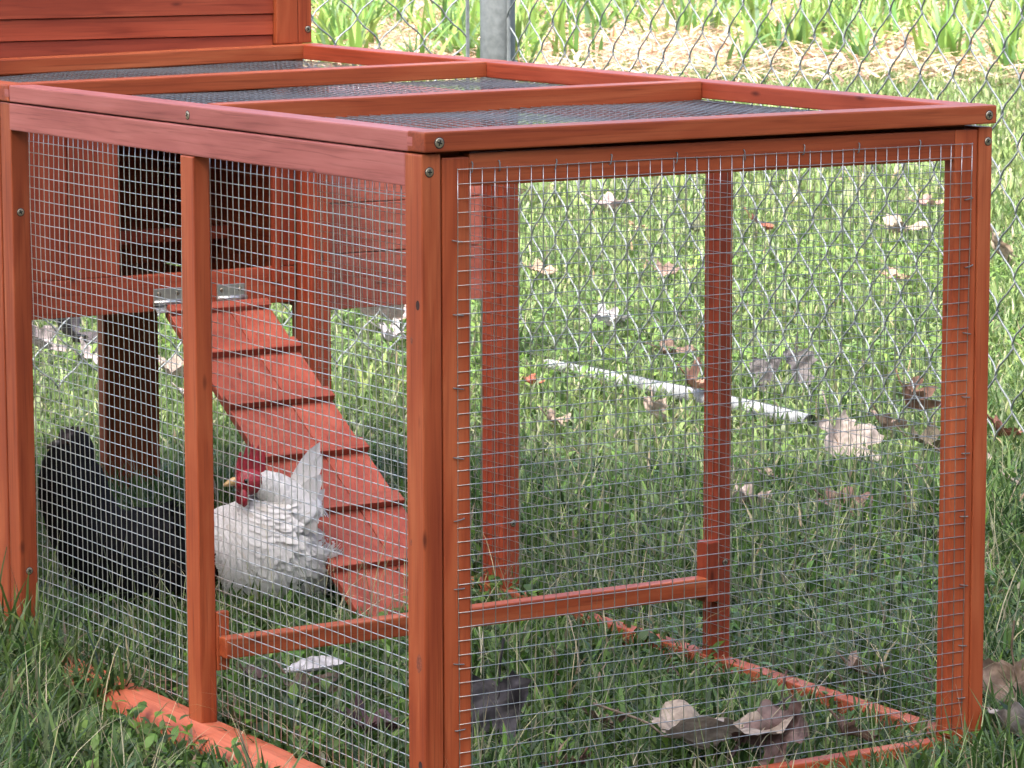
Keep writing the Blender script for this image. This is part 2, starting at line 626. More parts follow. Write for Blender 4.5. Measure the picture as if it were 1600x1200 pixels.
# house: lower front wall with the pop door opening
HY = 1385
hw = empty_part('house_front_wall', coop, V(290, HY, -100))
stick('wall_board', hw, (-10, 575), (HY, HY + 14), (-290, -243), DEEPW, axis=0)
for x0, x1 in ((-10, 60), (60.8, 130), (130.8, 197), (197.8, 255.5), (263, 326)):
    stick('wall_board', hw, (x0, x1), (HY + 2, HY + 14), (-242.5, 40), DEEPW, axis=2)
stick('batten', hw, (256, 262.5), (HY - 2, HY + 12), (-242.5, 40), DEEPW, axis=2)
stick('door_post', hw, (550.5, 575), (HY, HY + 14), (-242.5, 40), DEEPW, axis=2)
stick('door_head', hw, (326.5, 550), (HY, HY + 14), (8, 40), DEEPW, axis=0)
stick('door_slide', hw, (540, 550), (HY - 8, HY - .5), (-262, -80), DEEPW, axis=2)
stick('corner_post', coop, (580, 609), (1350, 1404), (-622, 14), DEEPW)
# inside and back of the house
stick('roost', coop, (60, 590), (1600, 1616), (-226, -208), DEEPW)
stick('house_floor', coop, (-10, 588), (HY + 15, 1815), (-289, -277))
hb = empty_part('house_back_wall', coop, V(290, 1823, -30))
for k in range(10):
    stick('wall_board', hb, (-10, 600), (1816 + k % 2 * 1.5, 1829 + k % 2 * 1.5), (-291 + k * 73, -216.5 + k * 73), axis=0)
hr = empty_part('house_side_wall', coop, V(596, 1610, 50))
for k in range(9):
    stick('wall_board', hr, (588.5 + k % 2, 601 + k % 2), (1404.5, 1816), (-277 + k * 70, -205 + k * 70), axis=1)
hl = empty_part('house_side_wall', coop, V(-23, 1600, 50))
for k in range(9):
    stick('wall_board', hl, (-30 + k % 2, -17 + k % 2), (1372, 1830), (-291 + k * 70, -219.5 + k * 70), axis=1)
stick('side_board', coop, (-34, -16), (950, 1370), (-478, 14), axis=1)
stick('side_board', coop, (-34, -16), (950, 1370), (-622, -536), axis=1)
for par, xa, xb in ((hr, 589, 601), (hl, -29.5, -17.5)):      # gable pieces under the roof slope
    mbp = MB()
    mbp.add([V(*q) for q in ((xa, 1380, 330), (xb, 1380, 330), (xb, 1817, 330), (xa, 1817, 330), (xa, 1380, 351), (xb, 1380, 351), (xb, 1817, 446), (xa, 1817, 446))],
            [(0, 3, 2, 1), (4, 5, 6, 7), (0, 1, 5, 4), (1, 2, 6, 5), (2, 3, 7, 6), (3, 0, 4, 7)])
    mbp.build('gable_board', WOOD[1], par, bevel=.001)
# upper front wall above the run: lapped boards
hu = empty_part('house_front_wall', coop, V(290, 1378, 200))
zb = [30, 57.5, 84.5, 146, 208, 270, 332]
for k in range(len(zb) - 1):
    mbp = MB()
    z0, z1 = zb[k] + .4, zb[k + 1] - .2
    yt, yb = 1374.5 + (1.2 if k != 1 else 0), 1373.2 - (1.6 if k == 2 else 0)
    a, b = -12, 541.5
    mbp.add([V(*q) for q in ((a, yb, z0), (b, yb, z0), (b, 1390, z0), (a, 1390, z0), (a, yt, z1), (b, yt, z1), (b, 1390, z1), (a, 1390, z1))],
            [(0, 3, 2, 1), (4, 5, 6, 7), (0, 1, 5, 4), (1, 2, 6, 5), (2, 3, 7, 6), (3, 0, 4, 7)])
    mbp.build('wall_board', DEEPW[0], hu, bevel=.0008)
stick('corner_trim', hu, (542, 573.5), (1366, 1390), (34.5, 340), axis=2, lid=True)
stick('corner_post', hu, (574.3, 594), (1366.5, 1395), (34.5, 340), axis=2, lid=True)
screw(hu, lidlift((588, 1366.2, 52)), (0, -1, 0), 3.6)
# roof, above the picture
rf = empty_part('house_roof', coop, V(290, 1600, 400))
for k in range(6):
    mbp = MB()
    x0, x1 = -70 + k * 122, 51 + k * 122
    mbp.add([V(*q) for q in ((x0, 1330, 342), (x1, 1330, 342), (x1, 1880, 462), (x0, 1880, 462), (x0, 1330, 354), (x1, 1330, 354), (x1, 1880, 474), (x0, 1880, 474))],
            [(0, 3, 2, 1), (4, 5, 6, 7), (0, 1, 5, 4), (1, 2, 6, 5), (2, 3, 7, 6), (3, 0, 4, 7)])
    mbp.build('roof_board', WOOD[1], rf, bevel=.0015)
# legs
stick('house_leg', coop, (489, 572), (1790, 1815), (-622, -290.5), WOOD, axis=2)
stick('house_leg', coop, (-30, 30), (1790, 1815), (-622, -290.5), axis=2)
stick('house_leg', coop, (-33, -13), (1345, 1371), (-622, 14), axis=2)
wire_mesh(coop, (32, 1832, -300), (1, 0, 0), (0, 0, -1), 36, 24, 12.7, .4, 21, (2, 2, 2, 2))
# nest box
nb = empty_part('nest_box', coop, V(740, 1600, -160))
for z0, z1 in ((-305, -232), (-231, -166), (-165, -100), (-99, -40)):
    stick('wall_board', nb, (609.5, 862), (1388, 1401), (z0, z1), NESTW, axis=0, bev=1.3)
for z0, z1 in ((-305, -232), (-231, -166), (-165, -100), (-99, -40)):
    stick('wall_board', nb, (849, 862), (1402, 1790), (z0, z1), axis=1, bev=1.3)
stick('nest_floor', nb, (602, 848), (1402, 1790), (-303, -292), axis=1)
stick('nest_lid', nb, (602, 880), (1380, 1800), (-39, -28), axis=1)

# ramp with cleats
rp = empty_part('ramp', coop, V(457, 1190, -440))
p0, p1 = Vector((0, 1378, -288)), Vector((0, 834, -621))
sl = (p1 - p0)
L = sl.length
sd = sl.normalized()
sn = Vector((0, -sd.z, sd.y))
if sn.z < 0:
    sn = -sn


def ramp_piece(name, x0, x1, s0, s1, h0, h1, bev=1.2, ax=1, h1b=None):
    mb = MB()
    P = lambda x, s, h: V(*((p0 + sd * s + sn * h) + Vector((x, 0, 0))))
    h1b = h1 if h1b is None else h1b
    mb.add([P(x0, s0, h0), P(x1, s0, h0), P(x1, s1, h0), P(x0, s1, h0), P(x0, s0, h1), P(x1, s0, h1), P(x1, s1, h1b), P(x0, s1, h1b)],
           [(0, 1, 2, 3), (7, 6, 5, 4), (0, 4, 5, 1), (1, 5, 6, 2), (2, 6, 7, 3), (3, 7, 4, 0)])
    return mb.build(name, RAMPW[ax], rp, bevel=bev * .001)


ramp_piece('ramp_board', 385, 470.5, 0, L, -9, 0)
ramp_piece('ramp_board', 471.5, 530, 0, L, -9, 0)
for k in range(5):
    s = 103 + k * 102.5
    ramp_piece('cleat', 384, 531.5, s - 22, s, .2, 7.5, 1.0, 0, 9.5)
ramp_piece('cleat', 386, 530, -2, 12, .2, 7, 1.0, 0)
# hinges
for xc in (391, 480.5):
    hg = empty_part('hinge', coop, V(xc, HY - 4, -275))
    mb = MB()
    mb.box((xc - 20, HY - 2.4, -277), (xc + 20, HY - .3, -261))
    mb.v = [V(*q) for q in mb.v]
    mb.build('hinge_leaf', HINGE, hg, bevel=.0008)
    mb = MB()
    mb.tube([V(xc - 21.5, HY - 4.2, -279), V(xc + 21.5, HY - 4.2, -279)], .0032, 10)
    mb.build('hinge_pin', HINGE, hg, smooth=True)
    mb = MB()
    P = lambda x, s, h: V(*((p0 + sd * s + sn * h) + Vector((x, 0, 0))))
    q = [P(xc + dx, s, h) for h in (.4, 2.2) for dx, s in ((-21, -9), (21, -9), (21, 7), (-21, 7))]
    mb.add(q, [(0, 1, 2, 3), (7, 6, 5, 4), (0, 4, 5, 1), (1, 5, 6, 2), (2, 6, 7, 3), (3, 7, 4, 0)])
    mb.build('hinge_leaf', HINGE, hg, bevel=.0006)
    for dx in (-13, 13):
        screw(hg, (xc + dx, HY - 2.5, -268), (0, -1, 0), 2.4)

# ------------------------------------------------------------------ chain-link fence
fence = thing('chain_link_fence', 'grey chain link fence with round corner post behind the coop', 'fence', V(1650, 2640, -605))
PR = .031


def chain_link(o, u, nn, n_w, pu, pv, z0, z1, r, seed):
    """interwoven wires, each a flattened spiral hooked into its neighbours"""
    rg = np.random.default_rng(seed)
    mb = MB()
    o, u, nn = Vector(o), Vector(u), Vector(nn)
    nh = int((z1 - z0) / (pv / 2))
    S = 8
    for mth in range(n_w):
        pts = []
        wz, wu = rg.normal(0, 2.0), rg.normal(0, .8)
        for j in range(nh):
            for s in range(S):
                t = s / S
                e = .5 - .5 * math.cos(math.pi * t)
                e = .42 * t + .58 * (.5 + .5 * math.copysign(abs(2 * e - 1) ** .8, 2 * e - 1))
                up = (mth + j) % 2 == 0
                a = mth + (e if up else 1 - e)
                dep = math.sin(math.pi * t) * (1 if up else -1) * 3.4
                # hook over the neighbour at each end
                hook = 1.5 * (math.exp(-(t / .1) ** 2) + math.exp(-((1 - t) / .1) ** 2)) * (1 if (up) == (t > .5) else -1)
                z = z0 + (j + t) * pv / 2 + wz
                x = a * pu / 2 + wu + hook * .9
                sag = 5 * math.sin(x / 430 + 1) * math.sin(z / 300) + rg.normal(0, .25)
                pts.append(V(*(o + u * x + nn * (dep + sag) + Vector((0, 0, z)))))
        mb.tube(pts, r * .001, 6)
    return mb.build('chain_link_mesh', ZINC, fence, smooth=True, kind='stuff')


chain_link((1650, 2608, 0), (0, -1, 0), (-1, 0, 0), 66, 75, 94, -548, 640, 1.45, 31)
chain_link((1588, 2640, 0), (-1, 0, 0), (0, -1, 0), 40, 88, 92, -572, 640, 1.5, 33)
mb = MB()
mb.tube([V(1650, 2640, -640), V(1650, 2640, 800)], PR, 28)
mb.build('fence_post', ZINC, fence, smooth=True)
mb = MB()
for zz, rr in ((800, PR * 1.12), (812, PR * 1.1), (830, PR * .8), (842, PR * .35)):
    pass
mb.tube([V(1650, 2640, 792), V(1650, 2640, 812), V(1650, 2640, 832), V(1650, 2640, 845)], [PR * 1.12, PR * 1.1, PR * .8, PR * .2], 24)
mb.build('post_cap', ZINC, fence, smooth=True)
mb = MB()
mb.box((1585, 2637, -572), (1590.5, 2641, 640))
mb.v = [V(*q) for q in mb.v]
mb.build('tension_bar', ZINC, fence)
mb = MB()
mb.box((1648, 2600, -560), (1652, 2606, 640))
mb.v = [V(*q) for q in mb.v]
mb.build('tension_bar', ZINC, fence)
for zz in (-420, -60, 300, 620):
    mb = MB()
    ring = [V(1650 + 33 * math.cos(t), 2640 + 33 * math.sin(t), zz) for t in [i * math.pi / 8 for i in range(17)]]
    mb.tube(ring + [V(1590, 2640, zz)] if False else ring, .0035, 6)
    mb.build('tension_band', ZINC, fence, smooth=True)
    mb = MB()
    mb.tube([V(1619, 2640, zz), V(1586, 2640, zz)], .0035, 6)
    mb.build('band_bolt', ZINC, fence, smooth=True)

# white pipe along the foot of the fence
mb = MB()
pp = [V(1702, 2560, -596), V(1698, 2400, -593), V(1692, 2000, -590), V(1688, 1760, -592)]
mb.tube(pp, .0150, 20, ends=False)
mb.tube(list(reversed(pp)), .0128, 20, ends=False)
tag(mb.build('pipe', PVC, smooth=True), 'white plastic pipe lying in the grass along the foot of the fence', 'pipe')

# ------------------------------------------------------------------ hens
def catmull(P, n):
    P = np.asarray(P, float)
    Q = np.vstack([2 * P[0] - P[1], P, 2 * P[-1] - P[-2]])
    out = []
    for i in range(len(P) - 1):
        a, b, c, d = Q[i:i + 4]
        for t in np.linspace(0, 1, n, endpoint=False):
            out.append(.5 * (2 * b + (c - a) * t + (2 * a - 5 * b + 4 * c - d) * t * t + (3 * b - a - 3 * c + d) * t ** 3))
    out.append(P[-1])
    return np.array(out)


def hen(name, label, base, fdir, stations, col, col2, head, tail, comb_h, seed, body_mat, legs, nfeath=1500, skin=None, horn=None, neck=None):
    skin, horn = skin or COMB, horn or BEAK
    """stations: (forward, side, up, half width, half height) in mm round the body centre"""
    rg = np.random.default_rng(seed)
    root = thing(name, label, 'hen', V(base[0], base[1], -605))
    F = Vector((fdir[0], fdir[1], 0)).normalized()
    S = Vector((0, 0, 1)).cross(F)
    c0 = Vector(base)

    def W(f, s, w):
        q = c0 + F * f + S * s + Vector((0, 0, w))
        return V(*q)
    na = 28

    def loft(stations):
        st = catmull(stations, 6)
        nr = len(st)
        pos = np.zeros((nr, na, 3))
        for i in range(nr):
            f, s, w, rx, rz = st[i]
            j0, j1 = max(0, i - 1), min(nr - 1, i + 1)
            t = st[j1][:3] - st[j0][:3]
            t = t / (np.linalg.norm(t) + 1e-9)
            side = np.array([0, 1.0, 0])
            side = side - t * side.dot(t)
            side /= np.linalg.norm(side)
            up = np.cross(t, side)
            for k in range(na):
                a = 2 * math.pi * k / na
                pos[i, k] = np.array([f, s, w]) + side * math.cos(a) * max(rx, .5) + up * math.sin(a) * max(rz, .5) + rg.normal(0, .5, 3)
        return st, pos
    lofts = [loft(stations)] + ([loft(neck)] if neck else [])
    mb = MB()
    for st, pos in lofts:
        nr, k0 = len(st), len(mb.v)
        mb.add([W(*pos[i, k]) for i in range(nr) for k in range(na)],
               [(i * na + k, i * na + (k + 1) % na, (i + 1) * na + (k + 1) % na, (i + 1) * na + k) for i in range(nr - 1) for k in range(na)])
        mb.f.append(tuple(k0 + k for k in reversed(range(na))))
        mb.f.append(tuple(k0 + (nr - 1) * na + k for k in range(na)))
        mb.mi += [0, 0]
    body = mb.build('body', body_mat, root, smooth=True, cols=[(*col, 1)] * len(mb.v))
    # plumage: small curved feathers lying over one another towards the tail
    vs_, qs, cs = [], [], []
    for q in range(nfeath):
        li = 1 if neck and q < nfeath * .2 else 0
        st, pos = lofts[li]
        nr = len(st)
        i = int(rg.integers(2 if li else 3, nr - (7 if neck else 13)))
        k = int(rg.integers(0, na))
        u1, u2 = rg.random(), rg.random()
        P = (pos[i, k] * (1 - u1) + pos[i + 1, k] * u1) * (1 - u2) + (pos[i, (k + 1) % na] * (1 - u1) + pos[i + 1, (k + 1) % na] * u1) * u2
        ctr = st[i][:3] * (1 - u1) + st[i + 1][:3] * u1
        nrm = P - ctr
        nrm /= np.linalg.norm(nrm) + 1e-9
        back = st[max(0, i - 2)][:3] - st[min(nr - 1, i + 2)][:3]
        back = back / (np.linalg.norm(back) + 1e-9) + np.array([0, 0, -.9]) + rg.normal(0, .18, 3)
        back -= nrm * back.dot(nrm)
        back /= np.linalg.norm(back) + 1e-9
        sd_ = np.cross(nrm, back)
        size = min(1.0, .35 + st[i][3] / 60)
        ln, wd = rg.uniform(16, 30) * size, rg.uniform(4, 7) * size
        lift = rg.uniform(.0, .35) * size
        P = P + nrm * rg.uniform(-.2, .5)
        k0 = len(vs_)
        shade = rg.uniform(.93, 1.05)
        cc = np.array(col if rg.random() > .08 else col2) * shade
        for (a, wv, h) in ((0, .55, 0), (.4, 1, lift * .8), (.78, .8, lift), (1, .18, lift * .6)):
            for sg in (-1, 0, 1):
                vs_.append(P + back * ln * a + sd_ * wd * wv * sg + nrm * (h + (0.4 if sg == 0 else 0)))
                cs.append((*cc, 1))
        for r in range(3):
            for e in range(2):
                a = k0 + r * 3 + e
                qs.append((a, a + 1, a + 4, a + 3))
    mb = MB()
    mb.add([W(*q) for q in vs_], qs)
    mb.build('plumage', FEATHER, root, smooth=True, kind='stuff', cols=cs)
    # tail feathers, one by one
    for (f0, s0, w0, f1, s1, w1, wid) in tail:
        mb = MB()
        a, b = np.array([f0, s0, w0], float), np.array([f1, s1, w1], float)
        d = b - a
        d /= np.linalg.norm(d)
        sd_ = np.cross(d, np.array([0, 1.0, 0.15]))
        sd_ /= np.linalg.norm(sd_)
        n2 = np.cross(d, sd_)
        vv, cc = [], []
        tone = rg.uniform(.9, 1.05)
        for t in np.linspace(0, 1, 7):
            wv = wid * (math.sin(math.pi * min(1, .18 + t * .82)) ** .6 * .9 + .1) * (1 if t < .95 else .3)
            mid = a + (b - a) * t + n2 * 5 * math.sin(math.pi * t) - np.array([7 * t * t, 0, 0])
            for sg in (-1, 0, 1):
                vv.append(W(*(mid + sd_ * wv * sg + n2 * (1.4 if sg == 0 else 0))))
                cc.append((*(np.array(col) * tone), 1))
        mb.add(vv, [(r * 3 + e, r * 3 + e + 1, r * 3 + e + 4, r * 3 + e + 3) for r in range(6) for e in range(2)])
        mb.build('tail_feather', FEATHER, root, smooth=True, cols=cc)
    # head furniture
    hf, hs, hw_, hr_, hdir = head
    D = np.array([math.cos(hdir), math.sin(hdir), 0])
    SD = np.array([-D[1], D[0], 0])
    H = np.array([hf, hs, hw_], float)
    # face: bare skin patch wrapped on the head
    mb = MB()
    nu_, nv_ = 16, 10
    fv = []
    for j in range(nv_ + 1):
        ph = math.pi * j / nv_
        for i in range(nu_):
            th = 2 * math.pi * i / nu_
            q = H + D * (hr_ * 1.22 * math.sin(ph) * math.cos(th) + hr_ * .18) + SD * (hr_ * .98 * math.sin(ph) * math.sin(th)) + np.array([0, 0, hr_ * 1.02 * math.cos(ph)])
            fv.append(W(*(q + rg.normal(0, .25, 3))))
    mb.add(fv, [(j * nu_ + i, j * nu_ + (i + 1) % nu_, (j + 1) * nu_ + (i + 1) % nu_, (j + 1) * nu_ + i) for j in range(nv_) for i in range(nu_)])
    mb.build('face', skin, root, smooth=True, cols=[(*col, 1)] * len(fv))
    # comb: upright blade with points
    prof = []
    npt = 5
    lc = hr_ * 2.3
    for i in range(npt * 4 + 1):
        t = i / (npt * 4)
        spike = abs(math.sin(math.pi * npt * t)) ** .7
        env = .55 + .45 * math.sin(math.pi * (t * .9 + .05))
        prof.append((hr_ * 1.25 - lc * t, comb_h * env * (.3 + .7 * spike)))
    mb = MB()
    cv = []
    for sg in (-1, 1):
        for (a, h) in prof:
            cv.append(W(*(H + D * a + SD * sg * 2.6 + np.array([0, 0, hr_ * .6]))))
            cv.append(W(*(H + D * (a - h * .12) + SD * sg * (1.0 + .5 * math.sin(a / 3)) + np.array([0, 0, hr_ * .75 + h]))))
    n1 = len(prof)
    fs = []
    for i in range(n1 - 1):
        a = 2 * i
        fs.append((a, a + 1, a + 3, a + 2))
        b = 2 * n1 + 2 * i
        fs.append((b, b + 2, b + 3, b + 1))
        fs.append((a + 1, b + 1, b + 3, a + 3))
    fs.append((0, 2 * n1, 2 * n1 + 1, 1))
    fs.append((2 * n1 - 2, 2 * n1 - 1, 4 * n1 - 1, 4 * n1 - 2))
    mb.add(cv, fs)
    mb.build('comb', skin, root)
    for sg in (-1, 1):
        mb = MB()
        c = H + D * hr_ * .75 + SD * sg * hr_ * .5
        mb.tube([W(*(c + np.array([0, 0, z]) + SD * sg * o_)) for z, o_ in ((-hr_ * .3, 0), (-hr_ * .9, 1.5), (-hr_ * 1.25, 2), (-hr_ * 1.6, 1.5), (-hr_ * 1.8, 1))],
                [x * hr_ * .001 * comb_h / 40 for x in (.2, .36, .42, .34, .10)], 10)
        mb.build('wattle', skin, root, smooth=True)
        mb = MB()
        c = H + D * hr_ * .62 + SD * sg * hr_ * .86 + np.array([0, 0, hr_ * .22])
        ev = []
        for j in range(7):
            for i in range(10):
                ph, th = math.pi * j / 6, 2 * math.pi * i / 10
                ev.append(W(*(c + 3.0 * np.array([math.sin(ph) * math.cos(th), math.sin(ph) * math.sin(th), math.cos(ph)]))))
        mb.add(ev, [(j * 10 + i, j * 10 + (i + 1) % 10, (j + 1) * 10 + (i + 1) % 10, (j + 1) * 10 + i) for j in range(6) for i in range(10)])
        mb.build('eye', EYE, root, smooth=True)
    mb = MB()
    b0 = H + D * hr_ * 1.2 + np.array([0, 0, 1])
    mb.tube([W(*(b0 + D * a + np.array([0, 0, z]))) for a, z in ((-3, .5), (3, .3), (9, -1.2), (14, -3.6), (16, -5.6))], [x * .001 for x in (5.6, 5.2, 3.9, 2.0, .4)], 10)
    mb.build('beak', horn, root, smooth=True)
    for (lf, ls) in legs:
        mb = MB()
        zg = -605 - base[2]
        mb.tube([W(lf, ls, -35), W(lf - 3, ls, zg + 45), W(lf + 4, ls, zg + 12), W(lf + 5, ls, zg + 6)], [.009, .0055, .005, .0045], 10)
        for an in (-.5, 0, .5, math.pi):
            ln = 26 if an != math.pi else 13
            mb.tube([W(lf + 5, ls, zg + 6), W(lf + 5 + math.cos(an) * ln * .6, ls + math.sin(an) * ln * .6, zg + 5), W(lf + 5 + math.cos(an) * ln, ls + math.sin(an) * ln, zg + 2)], [.004, .0034, .0016], 8)
        mb.build('leg', SHANK, root, smooth=True)
    return root


LEFTWARD = (-.852, .5236)
white_st = [(-29, 0, 8, 6, 10), (-27, 0, 6, 26, 38), (-20, 0, -2, 42, 60), (-4, 0, -6, 54, 71), (20, 0, -8, 58, 71), (46, 0, -8, 55, 66),
            (68, 0, -6, 45, 50), (84, 0, -10, 28, 33), (91, 0, -11, 6, 8)]
white_neck = [(-22, 2, 30, 40, 34), (-10, 6, 50, 33, 28), (3, 12, 64, 25, 22), (15, 18, 73, 18, 18), (24, 22, 78, 13, 14), (28, 24, 79, 5, 5)]
wt = [(-12, 0, 44, -42, 2, 122, 12), (-14, 8, 40, -45, 12, 108, 12), (-10, -8, 42, -34, -9, 104, 12), (-16, 14, 32, -44, 20, 86, 13), (-8, -14, 40, -28, -16, 84, 13),
      (-20, -16, 24, -46, -20, 62, 10), (-20, 18, 22, -46, 24, 46, 10), (-22, 12, 10, -48, 14, 14, 10), (-22, -10, -4, -47, -14, -38, 10), (-20, 14, -8, -44, 18, -54, 10), (-20, 4, 0, -50, 6, -20, 9)]
hen('white_hen', 'white hen with red comb and raised tail sitting beside the ramp', (349, 1005, -527), LEFTWARD, white_st, (.72, .71, .69), (.60, .57, .52),
    (31, 27, 79, 15.5, .35), wt, 34, 51, FEATHER, [(5, 20), (0, -20)], 3000, neck=white_neck)
black_st = [(-56, 0, 34, 6, 8), (-51, 0, 26, 26, 32), (-40, 0, 8, 46, 50), (-18, 0, -4, 60, 58), (15, 0, -8, 68, 60), (50, 0, 2, 60, 58), (74, 0, 26, 50, 46), (86, 0, 56, 43, 42),
            (92, 0, 84, 38, 40), (92, 0, 108, 29, 33), (86, 0, 126, 20, 22), (82, 0, 138, 14, 14), (81, 0, 144, 6, 6)]
bt = [(-42, s_, 30, -56 - 3 * abs(s_) / 10, s_ * 1.3, 66 - abs(s_), 10) for s_ in (-24, -14, -5, 5, 14, 24)]
hen('black_hen', 'fluffy black hen standing in the grass at the left end of the run', (214, 1075, -535), LEFTWARD, black_st, (.0075, .0075, .010), (.014, .013, .017),
    (90, 0, 130, 14, .4), bt, 11, 53, FEATHER, [(10, 24), (4, -24)], 2600, DARKSKIN, DARKHORN)


# ------------------------------------------------------------------ fallen leaves
def dry_leaf(px, label, size, col, rot=0.0, tilt=0.0, roll=0.0, curl=.6, fold=.3, lobes=5, z=22, seed=0, group='dry leaves lying on the grass', cat='leaf', col2=None, aspect=1.0, name='dry_leaf'):
    """px: plan position in mm.  A lobed blade that has dried and curled, with its midrib and stalk."""
    rg = np.random.default_rng(1000 + seed)
    nr, na = 9, 60
    vs_, cs = [], []
    ph = rg.uniform(0, 6.28, 4)

    def outline(a):      # a = 0 at the tip
        c = abs(math.cos(a * lobes / 2)) if lobes else 1
        base = .50 + .50 * c ** 1.3
        if not lobes:
            return 1 + .03 * math.sin(a * 17 + ph[0])
        base *= .78 + .22 * math.cos(a)
        base *= 1 + .07 * math.sin(a * 13 + ph[0]) + .05 * math.sin(a * 23 + ph[1])
        return base
    M = Matrix.Rotation(rot, 3, 'Z') @ Matrix.Rotation(tilt, 3, 'Y') @ Matrix.Rotation(roll, 3, 'X')
    c0 = V(px[0], px[1], -605 + z)
    col = np.array(col)
    col2 = np.array(col2) if col2 is not None else col * .72

    def shape(x, y):
        h = fold * abs(y) * 1.0 + curl * (x * x * .55 + y * y * .35 * math.sin(2.2 * x + ph[2]))
        h += (.10 if lobes else .02) * math.sin(5 * x + ph[3]) * math.sin(6 * y + ph[1]) + (.035 if lobes else .01) * math.sin(14 * x + 9 * y + ph[0])
        h += (.06 if lobes else 0) * math.sin(abs(math.atan2(y, x + .5)) * 9) * math.hypot(x, y)
        # curling shortens the blade
        return Vector((x * (1 - .18 * curl * abs(x)), y * (1 - .25 * fold * abs(y)) * aspect, h)) * size * .0005
    for i in range(nr + 1):
        for k in range(na):
            a = 2 * math.pi * k / na
            rr = outline(a) * i / nr
            x, y = rr * math.cos(a), rr * math.sin(a)
            vs_.append(c0 + M @ shape(x, y))
            t = .5 + .5 * math.sin(7 * x + ph[0]) * math.cos(6 * y + ph[2])
            t = min(1, max(0, t * .6 + rg.uniform(0, .4)))
            vein = .12 if abs(y) < .02 else 0
            cs.append((*(col * (1 - t) + col2 * t + vein * .3), 1))
    fs = [(i * na + k, i * na + (k + 1) % na, (i + 1) * na + (k + 1) % na, (i + 1) * na + k) for i in range(nr) for k in range(na)]
    mb = MB()
    mb.add(vs_, fs)
    rt = thing(name, label, cat, c0, group)
    mb.build('blade', LEAF, rt, smooth=True, cols=cs)
    if size > 60:
        mb = MB()
        pts = [c0 + M @ (shape(x, .0) - Vector((0, 0, .0006))) for x in np.linspace(.9, -.5, 10)]
        e = c0 + M @ (shape(-.62, 0) + Vector((-.42 * size * .0005, .1 * size * .0005, .12 * size * .0005)))
        pts += [c0 + M @ shape(-.62, 0), e]
        n_ = len(pts)
        mb.tube(pts, [.0005 + .0009 * i / n_ for i in range(n_)], 6)
        mb.build('stalk', LEAF, rt, smooth=True, cols=[(*(col * .8), 1)] * len(mb.v))
    return rt


